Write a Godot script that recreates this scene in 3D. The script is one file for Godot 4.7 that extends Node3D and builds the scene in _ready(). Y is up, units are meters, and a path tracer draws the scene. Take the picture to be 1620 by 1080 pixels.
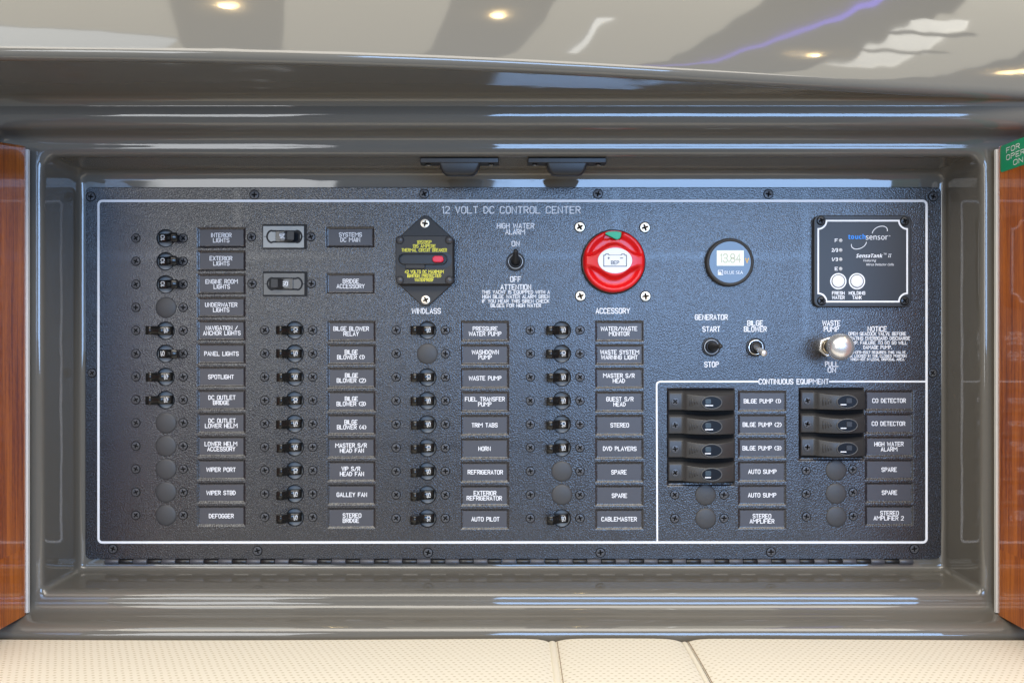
extends Node3D
# Lengths below are given in drawing units of U metres; the panel is laid out like its drilling
# drawing, x to the right and y down, with the point (810, 540) of the sheet at the world's origin.
const U := 0.002 / 3.0
const GLYPHS := {
	"A": "00 26 40|12 32", "B": "00 06 36 45 44 33 03|33 42 41 30 00", "C": "45 36 16 05 01 10 30 41", "D": "00 06 26 44 42 20 00",
	"E": "40 00 06 46|03 33", "F": "00 06 46|03 33", "G": "45 36 16 05 01 10 30 41 43 23", "H": "00 06|40 46|03 43", "I": "00 06",
	"J": "01 10 30 41 46", "K": "00 06|02 46|14 40", "L": "06 00 40", "M": "00 06 33 66 60", "N": "00 06 40 46",
	"O": "01 05 16 36 45 41 30 10 01", "P": "00 06 36 45 44 33 03", "Q": "01 05 16 36 45 41 30 10 01|22 40", "R": "00 06 36 45 44 33 03|23 40",
	"S": "01 10 30 41 42 33 13 04 05 16 36 45", "T": "06 46|26 20", "U": "06 01 10 30 41 46", "V": "06 20 46", "W": "06 10 35 50 66",
	"X": "00 46|06 40", "Y": "06 23 46|23 20", "Z": "06 46 00 40", "0": "01 05 16 36 45 41 30 10 01", "1": "05 16 10",
	"2": "05 16 36 45 44 00 40", "3": "05 16 36 45 44 33 13|33 42 41 30 10 01", "4": "30 36 02 42", "5": "46 06 03 33 42 41 30 00",
	"6": "45 36 16 05 01 10 30 41 42 33 03", "7": "06 46 10", "8": "13 04 05 16 36 45 44 33 13 02 01 10 30 41 42 33", "9": "01 10 30 41 45 36 16 05 04 13 43",
	"(": "26 04 02 20", ")": "06 24 22 00", "/": "00 46", ".": "00 01", "-": "03 33", "+": "03 43|21 25",
}
var M := {}
var meshes := {}
var rng := RandomNumberGenerator.new()


# ---------------------------------------------------------------- shapes
func tool(group := 1) -> SurfaceTool:
	var st := SurfaceTool.new()
	st.begin(Mesh.PRIMITIVE_TRIANGLES)
	st.set_smooth_group(group)
	return st

func tri(st: SurfaceTool, a: Vector3, b: Vector3, c: Vector3) -> void:
	st.add_vertex(a * U); st.add_vertex(b * U); st.add_vertex(c * U)

func quad(st: SurfaceTool, a: Vector3, b: Vector3, c: Vector3, d: Vector3) -> void:
	tri(st, a, b, c); tri(st, a, c, d)

func grid(st: SurfaceTool, rows: Array, closed := false) -> void:
	for i in rows.size() - 1:
		var a: PackedVector3Array = rows[i]
		var b: PackedVector3Array = rows[i + 1]
		var n := a.size()
		for j in (n if closed else n - 1):
			var k := (j + 1) % n
			quad(st, a[j], a[k], b[k], b[j])

func uv_grid(st: SurfaceTool, rows: Array, uvs: Array) -> void:
	for i in rows.size() - 1:
		for j in rows[i].size() - 1:
			for q in [[0, 0], [0, 1], [1, 1], [0, 0], [1, 1], [1, 0]]:
				st.set_uv(uvs[i + q[0]][j + q[1]])
				st.add_vertex(rows[i + q[0]][j + q[1]] * U)

func cap(st: SurfaceTool, poly: PackedVector2Array, z: float, at := Vector2.ZERO) -> void:
	st.set_smooth_group(-1)
	var idx := Geometry2D.triangulate_polygon(poly)
	for i in range(0, idx.size(), 3):
		var p := poly[idx[i]]; var q := poly[idx[i + 1]]; var r := poly[idx[i + 2]]
		if (q - p).cross(r - p) > 0:
			var s := q; q = r; r = s
		tri(st, Vector3(p.x + at.x, p.y + at.y, z), Vector3(q.x + at.x, q.y + at.y, z), Vector3(r.x + at.x, r.y + at.y, z))

func inset(poly: PackedVector2Array, d: float) -> PackedVector2Array:
	var out := PackedVector2Array()
	var n := poly.size()
	for i in n:
		var e0 := (poly[i] - poly[(i + n - 1) % n]).normalized()
		var e1 := (poly[(i + 1) % n] - poly[i]).normalized()
		var n0 := Vector2(-e0.y, e0.x); var n1 := Vector2(-e1.y, e1.x)
		var m := (n0 + n1).normalized()
		out.append(poly[i] + m * d / maxf(0.4, m.dot(n0)))
	return out

func ring_at(poly: PackedVector2Array, z: float, at := Vector2.ZERO) -> PackedVector3Array:
	var out := PackedVector3Array()
	for p in poly:
		out.append(Vector3(p.x + at.x, p.y + at.y, z))
	return out

# outline counter-clockwise; a plate from z0 up to z1 with a rounded front edge
func prism(st: SurfaceTool, poly: PackedVector2Array, z0: float, z1: float, bevel := 0.0, at := Vector2.ZERO) -> void:
	st.set_smooth_group(-1 if bevel <= 0.0 else 1)
	if bevel <= 0.0:
		grid(st, [ring_at(poly, z0, at), ring_at(poly, z1, at)], true)
		cap(st, poly, z1, at)
		return
	var rows := [ring_at(poly, z0, at), ring_at(poly, z1 - bevel * 1.15, at)]
	for k in 4:
		var a := PI / 2 * k / 3.0
		rows.append(ring_at(inset(poly, bevel * (1 - cos(a))), z1 - bevel + bevel * sin(a), at))
	grid(st, rows, true)
	cap(st, inset(poly, bevel), z1, at)

func box(st: SurfaceTool, lo: Vector3, hi: Vector3) -> void:
	st.set_smooth_group(-1)
	prism(st, rect(hi.x - lo.x, hi.y - lo.y), lo.z, hi.z, 0.0, Vector2(lo.x + hi.x, lo.y + hi.y) / 2)
	var c := PackedVector2Array([Vector2(lo.x, lo.y), Vector2(hi.x, lo.y), Vector2(hi.x, hi.y), Vector2(lo.x, hi.y)])
	quad(st, Vector3(c[0].x, c[0].y, lo.z), Vector3(c[1].x, c[1].y, lo.z), Vector3(c[2].x, c[2].y, lo.z), Vector3(c[3].x, c[3].y, lo.z))

func rect(w: float, h: float) -> PackedVector2Array:
	return PackedVector2Array([Vector2(-w, -h) / 2, Vector2(w, -h) / 2, Vector2(w, h) / 2, Vector2(-w, h) / 2])

func round_rect(w: float, h: float, r: float, n := 5) -> PackedVector2Array:
	var out := PackedVector2Array()
	for c in 4:
		var mid := Vector2((w / 2 - r) * [1, 1, -1, -1][c], (h / 2 - r) * [-1, 1, 1, -1][c])
		for k in n + 1:
			out.append(mid + Vector2.from_angle(PI / 2 * (c - 1 + float(k) / n)) * r)
	return out

func ellipse(a: float, b: float, n := 28) -> PackedVector2Array:
	var out := PackedVector2Array()
	for k in n:
		out.append(Vector2(cos(TAU * k / n) * a, sin(TAU * k / n) * b))
	return out

# profile of (radius, z) turned round the z axis
func lathe(st: SurfaceTool, profile: Array, segs := 28, at := Vector3.ZERO, tilt := Basis.IDENTITY) -> void:
	var rows := []
	for p in profile:
		var row := PackedVector3Array()
		for k in segs:
			row.append(at + tilt * Vector3(cos(TAU * k / segs) * p[0], sin(TAU * k / segs) * p[0], p[1]))
		rows.append(row)
	st.set_smooth_group(1)
	grid(st, rows, true)

func ribbon(st: SurfaceTool, pts: PackedVector2Array, width: float, z: float, closed := false) -> void:
	st.set_smooth_group(-1)
	var n := pts.size()
	var left := PackedVector2Array(); var right := PackedVector2Array()
	for i in n:
		var a := pts[(i + n - 1) % n] if closed or i > 0 else pts[i] * 2 - pts[i + 1]
		var b := pts[(i + 1) % n] if closed or i < n - 1 else pts[i] * 2 - pts[i - 1]
		var e0 := (pts[i] - a).normalized(); var e1 := (b - pts[i]).normalized()
		var m := (Vector2(-e0.y, e0.x) + Vector2(-e1.y, e1.x)).normalized()
		var s := width / 2 / maxf(0.5, m.dot(Vector2(-e1.y, e1.x)))
		left.append(pts[i] + m * s); right.append(pts[i] - m * s)
	for i in (n if closed else n - 1):
		var j := (i + 1) % n
		quad(st, Vector3(left[i].x, left[i].y, z), Vector3(left[j].x, left[j].y, z), Vector3(right[j].x, right[j].y, z), Vector3(right[i].x, right[i].y, z))
	if not closed:
		for e in 2:
			var p := pts[0] if e == 0 else pts[n - 1]
			var d := (pts[0] - pts[1]).normalized() if e == 0 else (pts[n - 1] - pts[n - 2]).normalized()
			var side := Vector2(d.y, -d.x)
			var prev := p + side * width / 2
			for k in range(1, 4):
				var q := p + side.rotated(PI * k / 3.0) * width / 2
				tri(st, Vector3(p.x, p.y, z), Vector3(q.x, q.y, z), Vector3(prev.x, prev.y, z))
				prev = q

# single-stroke engraved capitals, centred on "at"
func letters(st: SurfaceTool, line: String, at: Vector2, height: float, weight: float, width := 0.0, stretch := 0.87, z := 0.0) -> void:
	var u := height / 6.0
	var pen := 0.0
	var strokes := []
	for ch in line:
		if ch == " ":
			pen += 4.2
			continue
		var wide := 0.0
		for part in GLYPHS[ch].split("|"):
			var pts := PackedVector2Array()
			for s in part.split(" "):
				pts.append(Vector2(pen + float(s[0]), float(s[1])))
				wide = maxf(wide, float(s[0]))
			strokes.append(pts)
		pen += wide + 1.65
	pen -= 1.65
	var sx := u * stretch if width <= 0.0 else width / pen
	for k in strokes.size():
		var pts: PackedVector2Array = strokes[k]
		for i in pts.size():
			pts[i] = at + Vector2((pts[i].x - pen / 2) * sx, (pts[i].y - 3) * u)
		ribbon(st, pts, weight, z + 0.012 * (k % 3))

func font_mesh(line: String, width: float, bold := false, slant := 0.0) -> ArrayMesh:
	var t := TextMesh.new()
	var f := SystemFont.new()
	f.font_names = PackedStringArray(["Droid Sans"])
	if bold: f.font_weight = 700
	t.font = f; t.text = line; t.font_size = 64; t.pixel_size = 0.01; t.depth = 0.0; t.curve_step = 1.0
	var arr := t.get_mesh_arrays()
	var v: PackedVector3Array = arr[Mesh.ARRAY_VERTEX]
	var box_ := t.get_aabb()
	var s := width * U / maxf(box_.size.x, 0.001)
	for i in v.size():
		var p := v[i] - box_.get_center()
		v[i] = Vector3((p.x + p.y * slant) * s, p.y * s, 0)
	arr[Mesh.ARRAY_VERTEX] = v
	var m := ArrayMesh.new()
	m.add_surface_from_arrays(Mesh.PRIMITIVE_TRIANGLES, arr)
	return m

# ---------------------------------------------------------------- nodes
func done(st: SurfaceTool) -> ArrayMesh:
	st.generate_normals()
	return st.commit()

func obj(called: String, mesh: Mesh, mat: Material, parent: Node = self, at := Vector3.ZERO, label := "") -> MeshInstance3D:
	var o := MeshInstance3D.new()
	o.mesh = mesh
	o.material_override = mat
	put(o, called, parent, at)
	if label: o.set_meta("label", label)
	return o

func put(o: Node3D, called: String, parent: Node, at := Vector3.ZERO) -> void:
	o.name = called
	var k := 1
	while parent.has_node(NodePath(String(o.name))):
		o.name = "%s_%03d" % [called, k]
		k += 1
	o.position = at * U
	parent.add_child(o)

func thing(called: String, label: String, category: String, at := Vector3.ZERO, group := "") -> Node3D:
	var o := Node3D.new()
	put(o, called, self, at)
	return tag(o, label, category, group)

func tag(o: Node3D, label: String, category: String, group := "") -> Node3D:
	o.set_meta("label", label); o.set_meta("category", category)
	if group: o.set_meta("group", group)
	return o

func sheet(x: float, y: float, z := 0.0) -> Vector3:
	return Vector3(x - 810, 540 - y, z)

func sheet2(x: float, y: float) -> Vector2:
	return Vector2(x - 810, 540 - y)

func plain(r: float, g: float, b: float, rough: float, metal := 0.0, spec := 0.5) -> StandardMaterial3D:
	var m := StandardMaterial3D.new()
	m.albedo_color = Color(r, g, b).linear_to_srgb()
	m.roughness = rough
	m.metallic = metal
	m.metallic_specular = spec
	return m

func noise_tex(freq: float, seed_: int, size := 512, kind := FastNoiseLite.TYPE_SIMPLEX_SMOOTH, octaves := 2, ramp: Gradient = null) -> NoiseTexture2D:
	var n := FastNoiseLite.new()
	n.noise_type = kind; n.frequency = freq; n.seed = seed_; n.fractal_octaves = octaves
	if kind == FastNoiseLite.TYPE_CELLULAR:
		n.cellular_return_type = FastNoiseLite.RETURN_DISTANCE
	var t := NoiseTexture2D.new()
	t.noise = n; t.width = size; t.height = size; t.seamless = true; t.normalize = true
	if ramp: t.color_ramp = ramp
	return t

func ramp(a: Color, b: Color, p := 0.0, q := 1.0) -> Gradient:
	var g := Gradient.new()
	g.offsets = PackedFloat32Array([p, q]); g.colors = PackedColorArray([a, b])
	return g

func triplanar(m: StandardMaterial3D, per_metre: float) -> void:
	m.uv1_triplanar = true
	m.uv1_scale = Vector3.ONE * per_metre

func area(parent: Node3D, size: Vector2, energy: float, color: Color, at: Vector3, aim: Vector3, up: Vector3) -> void:
	var l := AreaLight3D.new()
	l.name = "light"
	l.area_size = size
	l.area_normalize_energy = false
	l.light_energy = energy
	l.light_color = color
	l.shadow_enabled = true
	l.set("area_range", 12.0)
	parent.add_child(l)
	l.basis = Basis.looking_at(aim, up)
	l.position = at

func glow_sheet(called: String, label: String, category: String, centre: Vector3, size: Vector2, aim: Vector3, up: Vector3, color: Color, energy: float, parts: Array = []) -> Node3D:
	var o := Node3D.new()
	put(o, called, self)
	o.position = centre
	o.basis = Basis.looking_at(aim, up)
	tag(o, label, category)
	var m := StandardMaterial3D.new()
	m.albedo_color = Color(0.2, 0.2, 0.2)
	m.emission_enabled = true; m.emission = color; m.emission_energy_multiplier = 0.4
	var b := BoxMesh.new()
	b.size = Vector3(size.x, size.y, 0.01)
	var pane := obj("pane", b, m, o)
	pane.position = Vector3(0, 0, 0.02)
	area(o, size, energy, color, Vector3.ZERO, Vector3.FORWARD, Vector3.UP)
	for p in parts:                                   # bars and blinds in front of the pane: (centre x, y, width, height)
		var bar := BoxMesh.new()
		bar.size = Vector3(p[2], p[3], 0.03)
		var q := obj("bar", bar, M.liner, o)
		q.position = Vector3(p[0], p[1], -0.03)
	return o


func _ready() -> void:
	rng.seed = 11
	camera_and_light()
	materials()
	lamps()
	surround()
	hood()
	wood_panels()
	cushion()
	catches()
	panel()


# ---------------------------------------------------------------- camera, light, exposure
func camera_and_light() -> void:
	var cam := Camera3D.new()
	cam.name = "camera"
	cam.fov = rad_to_deg(2.0 * atan(540.0 / 1430.0))
	cam.near = 0.02; cam.far = 60.0
	cam.position = Vector3(0, 0, 1430 * U)
	add_child(cam)
	cam.current = true
	var env := Environment.new()
	env.background_mode = Environment.BG_COLOR
	env.background_color = Color(0.33, 0.32, 0.3).linear_to_srgb()
	env.tonemap_mode = Environment.TONE_MAPPER_LINEAR
	env.tonemap_exposure = 1.0
	env.sdfgi_enabled = true; env.ssao_enabled = true; env.ssil_enabled = true
	var we := WorldEnvironment.new()
	we.name = "environment"
	we.environment = env
	add_child(we)

func lamps() -> void:
	var fill_tint := Color(1.0, 0.97, 0.92)
	glow_sheet("salon_window", "wide bluish daylight window behind the camera, mirrored in the gloss", "window", Vector3(0.88, 0.3, 3.0), Vector2(1.9, 0.76), Vector3.FORWARD, Vector3(0.08, 1, 0), Color(0.63, 0.79, 1.0), 4.2)
	glow_sheet("side_window", "smaller pale window behind the camera on the left", "window", Vector3(-1.22, 0.3, 3.0), Vector2(0.75, 0.9), Vector3.FORWARD, Vector3(0.3, 1, 0), Color(0.98, 0.99, 1.0), 2.0)
	glow_sheet("overhead_light_pane", "added overhead fill light, the largest and farthest back", "overhead_light_pane", Vector3(0.0, 1.4, 1.9), Vector2(3.0, 1.5), Vector3.DOWN, Vector3.FORWARD, fill_tint, 2.1)  # added unseen top light that brightens the cushion and the console
	var panes := [[-1.06, 0.86], [-0.155, 0.41], [0.525, 0.45], [1.25, 0.26]]  # first and last pane are added for more light from above
	var names := ["added leftmost ceiling light pane above the console", "ceiling hatch above the console, second from the left", "ceiling hatch above the console, third from the left", "added rightmost ceiling light pane above the console"]
	for k in 4:
		glow_sheet("ceiling_pane", names[k], "overhead_light_pane", Vector3(panes[k][0], 1.4, 0.5), Vector2(panes[k][1], 1.3), Vector3.DOWN, Vector3.FORWARD, Color(1.0, 0.975, 0.9), 0.55)
	glow_sheet("port_light", "small bright pane in the ceiling on the left", "port light", Vector3(-0.93, 1.385, 1.15), Vector2(0.45, 0.65), Vector3.DOWN, Vector3(0.25, 0, -1), Color(0.95, 0.98, 1.0), 1.1)
	glow_sheet("port_light", "small bright pane in the ceiling on the right", "port light", Vector3(1.15, 1.385, 0.37), Vector2(0.1, 0.5), Vector3.DOWN, Vector3(-0.12, 0, -1), Color(1.0, 0.99, 0.95), 1.5, [[0.0, -0.05, 0.12, 0.02], [0.0, 0.12, 0.12, 0.03]])
	glow_sheet("port_light", "thin bright slit in the ceiling above the middle of the console", "port light", Vector3(0.45, 1.385, 0.62), Vector2(0.025, 0.36), Vector3.DOWN, Vector3.FORWARD, Color(1.0, 1.0, 0.98), 2.0)
	# cream headliner between the hatches
	var st := tool(-1)
	var s := 1.0 / U
	for q in [[-2.2, -1.5, -0.3, 2.8], [-0.62, -0.36, -0.15, 1.15], [0.05, 0.3, -0.15, 1.15], [0.75, 1.12, -0.15, 1.15], [1.37, 2.2, -0.3, 2.8], [-1.5, 1.37, -0.8, -0.15]]:
		quad(st, Vector3(q[0], 1.402, q[2]) * s, Vector3(q[1], 1.402, q[2]) * s, Vector3(q[1], 1.402, q[3]) * s, Vector3(q[0], 1.402, q[3]) * s)
	var h := obj("headliner", done(st), M.liner)
	tag(h, "cream cabin headliner above the console", "headliner")
	h.set_meta("kind", "structure")
	var spots := [[-0.48, 0.57], [0.18, 0.51], [1.03, 0.53], [1.46, 0.59]]
	var tell := ["leftmost warm ceiling spotlight mirrored in the console", "warm ceiling spotlight mirrored in the middle of the console", "warm ceiling spotlight mirrored right of the violet streak", "rightmost warm ceiling spotlight, mirrored at the photo's edge"]
	for k in 4:
		var o := thing("ceiling_spot", tell[k], "spotlight", Vector3(spots[k][0], 1.385, spots[k][1]) / U, "ceiling spotlights")
		var lamp := StandardMaterial3D.new() if k == 0 else (get_node("ceiling_spot/bulb") as MeshInstance3D).material_override
		if k == 0:
			lamp.albedo_color = Color(1, 0.9, 0.7)
			lamp.emission_enabled = true; lamp.emission = Color(1.0, 0.86, 0.6); lamp.emission_energy_multiplier = 30.0
		st = tool()
		lathe(st, [[0.01, -9], [18, -9], [25, -6], [28, 0], [0.01, 0.2]], 24, Vector3.ZERO, Basis(Vector3.RIGHT, -PI / 2))
		obj("bulb", done(st), lamp, o)
		st = tool()
		lathe(st, [[28, 3], [34, -4], [50, -3], [54, 6]], 32, Vector3.ZERO, Basis(Vector3.RIGHT, -PI / 2))
		obj("trim_ring", done(st), M.steel, o)
		var l := SpotLight3D.new()
		l.name = "light"; l.light_energy = 0.12; l.light_color = Color(1.0, 0.86, 0.6); l.light_size = 0.015; l.spot_angle = 50; l.spot_range = 8; l.shadow_enabled = true
		l.spot_attenuation = 2.0
		o.add_child(l)
		l.rotation.x = -PI / 2
		l.position.y = -0.002
	st = tool()
	var rows := []
	for k in 25:
		var t := k / 24.0
		var p := Vector3(0.76, 1.385, 1.05).bezier_interpolate(Vector3(0.90, 1.385, 0.7), Vector3(0.90, 1.385, 0.3), Vector3(0.99, 1.385, -0.2), t)
		var row := PackedVector3Array()
		for j in 8: row.append((p + Vector3(cos(TAU * j / 8) * 0.011, sin(TAU * j / 8) * 0.006, 0)) / U)
		rows.append(row)
	grid(st, rows, true)
	var violet := StandardMaterial3D.new()
	violet.albedo_color = Color(0.6, 0.55, 1.0)
	violet.emission_enabled = true; violet.emission = Color(0.5, 0.42, 1.0); violet.emission_energy_multiplier = 4.0
	tag(obj("led_strip", done(st), violet), "violet LED strip curving along the ceiling", "light strip")

func materials() -> void:
	M.liner = plain(0.5, 0.48, 0.44, 0.6)
	var gel := plain(0.128, 0.119, 0.103, 0.05, 0.0, 0.58)
	gel.heightmap_enabled = true
	gel.heightmap_texture = noise_tex(0.012, 5, 512, FastNoiseLite.TYPE_SIMPLEX_SMOOTH, 1)
	gel.heightmap_scale = 0.014
	triplanar(gel, 4.0)
	M.gel = gel
	M.hood = gel.duplicate()
	M.hood.roughness = 0.06
	M.hood.albedo_color = Color(0.15, 0.141, 0.122).linear_to_srgb()
	M.hood.heightmap_scale = 0.02
	var face := plain(0.022, 0.022, 0.026, 0.25, 0.0, 0.64)
	face.heightmap_enabled = true
	face.heightmap_texture = noise_tex(0.098, 3, 1024, FastNoiseLite.TYPE_SIMPLEX_SMOOTH, 2)
	face.heightmap_scale = 0.022
	face.albedo_color = Color.WHITE
	face.albedo_texture = noise_tex(0.12, 23, 1024, FastNoiseLite.TYPE_SIMPLEX_SMOOTH, 3, ramp(Color(0.010, 0.010, 0.012).linear_to_srgb(), Color(0.038, 0.038, 0.046).linear_to_srgb(), 0.25, 0.8))
	triplanar(face, 5.0)
	M.face = face
	M.black = plain(0.012, 0.012, 0.013, 0.3)
	M.black_satin = plain(0.022, 0.022, 0.023, 0.42)
	M.lever = plain(0.009, 0.009, 0.009, 0.2)
	M.pit = plain(0.006, 0.007, 0.01, 0.35, 0.0, 0.3)
	M.cup = plain(0.26, 0.26, 0.255, 0.55, 0.0, 0.35)
	M.ring = plain(0.3, 0.3, 0.3, 0.3, 0.6)
	M.recess_shade = plain(0.004, 0.004, 0.004, 0.6, 0.0, 0.2)  # black that paints in the shade round screw heads and in their crosses
	M.knuckle = plain(0.075, 0.075, 0.085, 0.4, 0.2)
	M.plug = plain(0.045, 0.045, 0.047, 0.5)
	M.plate = plain(0.058, 0.058, 0.068, 0.42)
	M.screw = plain(0.075, 0.075, 0.08, 0.36, 0.3)
	M.white = plain(0.82, 0.82, 0.84, 0.5)
	M.mark = plain(0.6, 0.6, 0.6, 0.5)
	M.grey_print = plain(0.5, 0.5, 0.5, 0.5)
	M.yellow = plain(0.75, 0.68, 0.05, 0.5)
	M.steel = plain(0.75, 0.74, 0.72, 0.16, 1.0)
	M.brassy = plain(0.85, 0.72, 0.56, 0.38, 0.9)
	M.chrome = plain(0.82, 0.82, 0.83, 0.26, 0.8)
	M.brass = plain(0.66, 0.58, 0.45, 0.25, 1.0)
	M.red = plain(0.72, 0.008, 0.01, 0.3)
	M.red_button = plain(0.72, 0.02, 0.05, 0.35)
	M.green = plain(0.01, 0.42, 0.2, 0.4)
	M.bezel = plain(0.32, 0.33, 0.32, 0.3)
	M.bezel_dim_reflect = plain(0.13, 0.13, 0.125, 0.35)  # same bezel; its weaker reflection is put into a darker grey
	M.rubber = plain(0.03, 0.027, 0.024, 0.55)
	M.module = plain(0.034, 0.032, 0.031, 0.4)
	M.grille = plain(0.012, 0.012, 0.012, 0.8, 0.0, 0.2)
	M.inside = plain(0.05, 0.075, 0.1, 0.15)
	M.rim = plain(0.09, 0.088, 0.085, 0.3)
	M.amber = plain(0.75, 0.42, 0.02, 0.5)
	M.glass = plain(0.035, 0.038, 0.045, 0.1, 0.0, 0.52)
	M.blue_print = plain(0.02, 0.25, 0.8, 0.5)
	M.sticker = plain(0.01, 0.32, 0.15, 0.35)
	M.trim = plain(0.7, 0.69, 0.66, 0.2)
	M.lcd = StandardMaterial3D.new()
	M.lcd.albedo_color = Color(0.7, 0.72, 0.7)
	M.lcd.emission_enabled = true; M.lcd.emission = Color(0.95, 1.0, 0.97); M.lcd.emission_energy_multiplier = 0.62
	M.lcd_ink = plain(0.35, 0.36, 0.3, 0.5)
	M.lcd_ink.emission_enabled = true; M.lcd_ink.emission = Color(0.9, 0.93, 0.84); M.lcd_ink.emission_energy_multiplier = 0.3
	# varnished wood
	var wood := plain(1, 1, 1, 0.3)
	wood.albedo_texture = wood_image()
	wood.clearcoat_enabled = true; wood.clearcoat = 1.0; wood.clearcoat_roughness = 0.05
	M.wood = wood
	# perforated vinyl
	var vinyl := plain(0.78, 0.73, 0.625, 0.45)
	vinyl.albedo_texture = perforation()
	M.vinyl = vinyl
	M.vinyl_plain = plain(0.76, 0.705, 0.59, 0.45)
	M.thread = plain(0.3, 0.22, 0.15, 0.7)

func wood_image() -> ImageTexture:
	var img := Image.create(256, 512, false, Image.FORMAT_RGB8)
	var n := FastNoiseLite.new(); n.seed = 4; n.frequency = 0.02; n.fractal_octaves = 3
	var f := FastNoiseLite.new(); f.seed = 8; f.frequency = 0.12; f.fractal_octaves = 2
	for y in 512:
		for x in 256:
			var s := n.get_noise_2d(x * 2.2, y * 0.12) * 0.5 + f.get_noise_2d(x * 1.6, y * 0.06) * 0.32 + f.get_noise_2d(x * 3.0 + 400, y * 0.7) * 0.16
			var c := Color(0.28, 0.056, 0.007).lerp(Color(0.6, 0.165, 0.016), clampf(0.5 + s * 1.5, 0, 1))
			c = c.lerp(Color(0.12, 0.026, 0.008), clampf(s * -1.6 - 0.3, 0, 0.8))
			img.set_pixel(x, y, c.linear_to_srgb())
	return ImageTexture.create_from_image(img)

func perforation() -> ImageTexture:
	var img := Image.create(256, 256, false, Image.FORMAT_RGB8)
	img.fill(Color.WHITE)
	var r := RandomNumberGenerator.new(); r.seed = 5
	for j in 8:
		for i in 8:
			var cx := i * 32 + 16 + (16 if j % 2 else 0) + r.randf_range(-1.5, 1.5)
			var cy := j * 32 + 16 + r.randf_range(-1.5, 1.5)
			for y in range(-9, 10):
				for x in range(-9, 10):
					var d := Vector2(x, y * 1.3).length()
					var k := clampf((8.5 - d) / 4.5, 0, 1)
					if k > 0:
						var px := posmod(int(cx) + x, 256); var py := posmod(int(cy) + y, 256)
						img.set_pixel(px, py, Color.WHITE.lerp(Color(0.83, 0.8, 0.73), k))
	return ImageTexture.create_from_image(img)


# ---------------------------------------------------------------- the moulded recess
# key points (across, z, radius) -> points of a filleted path; the same number for each path
func fillet(keys: Array) -> PackedVector2Array:
	var out := PackedVector2Array()
	var n := keys.size()
	var last := Vector2(keys[0][0], keys[0][1])
	out.append(last)
	for i in range(1, n):
		var p := Vector2(keys[i][0], keys[i][1])
		var r: float = keys[i][2]
		var prev := Vector2(keys[i - 1][0], keys[i - 1][1])
		var a := p + (prev - p).normalized() * r
		out.append(last.lerp(a, 0.06)); out.append(last.lerp(a, 0.5)); out.append(last.lerp(a, 0.94))
		if i == n - 1:
			out.append(p)
			break
		var nxt := Vector2(keys[i + 1][0], keys[i + 1][1])
		var b := p + (nxt - p).normalized() * r
		for k in 9:
			var t := k / 8.0
			out.append(a.lerp(p, t * 0.9 + 0.0).lerp(p.lerp(b, 0.1 + t * 0.9), t) if false else (a * (1 - t) * (1 - t) + p * 2 * t * (1 - t) * 0.94 + (a + b) / 2 * 2 * t * (1 - t) * 0.06 + b * t * t))
		last = b
	return out

func surround() -> void:
	var side := fillet([[655, -3, 0], [685, -3, 8], [691, 103, 9], [756, 103, 6], [760, 150, 9], [1150, 150, 0]])
	var low := fillet([[335, -3, 0], [362, -3, 10], [367, 103, 12], [393, 105, 12], [403, 152, 15], [520, 158, 0]])
	var top := fillet([[225, -3, 0], [269, -1, 13], [273, 105, 13], [299, 104, 13], [305, 152, 20], [362, 148, 0]])
	var rows := []
	var n := side.size()
	for i in n:
		var t := float(i) / n
		var rt := lerpf(10, 24, clampf(t * 2.2, 0, 1))
		var rb := lerpf(6, 12, clampf(t * 2.2, 0, 1))
		var row := PackedVector3Array()
		for c in 4:
			var r := rb if c == 0 or c == 3 else rt
			var sx: float = [1, 1, -1, -1][c]
			var y: float = -low[i].x if c == 0 or c == 3 else top[i].x
			var yz: float = low[i].y if c == 0 or c == 3 else top[i].y
			var sy: float = -1.0 if y < 0 else 1.0
			for k in 9:
				var ang := PI / 2 * (c - 1 + k / 8.0)
				var d := Vector2.from_angle(ang)
				var wside := absf(d.x) * absf(d.x)
				row.append(Vector3(sx * (side[i].x - r) + d.x * r, y - sy * r + d.y * r, lerpf(yz, side[i].y, wside)))
			# points along the straight to the next corner
			var nc := (c + 1) % 4
			var nr := rb if nc == 0 or nc == 3 else rt
			var ny: float = -low[i].x if nc == 0 or nc == 3 else top[i].x
			var nsx: float = [1, 1, -1, -1][nc]
			var nsy: float = -1.0 if ny < 0 else 1.0
			var a := row[row.size() - 1]
			var dn := Vector2.from_angle(PI / 2 * (nc - 1))
			var b := Vector3(nsx * (side[i].x - nr) + dn.x * nr, ny - nsy * nr + dn.y * nr, a.z)
			for k in [0.04, 0.5, 0.96]:
				row.append(a.lerp(b, k))
		rows.append(row)
	var st := tool()
	grid(st, rows, true)
	var o := obj("recess_surround", done(st), M.gel)
	tag(o, "glossy taupe moulded surround stepping in round the black panel", "surround")
	o.set_meta("kind", "structure")

func lip_depth(x: float) -> float:
	return 125.0 + 232.0 / (1.0 + exp((x - 325.0) / 285.0))

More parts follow.
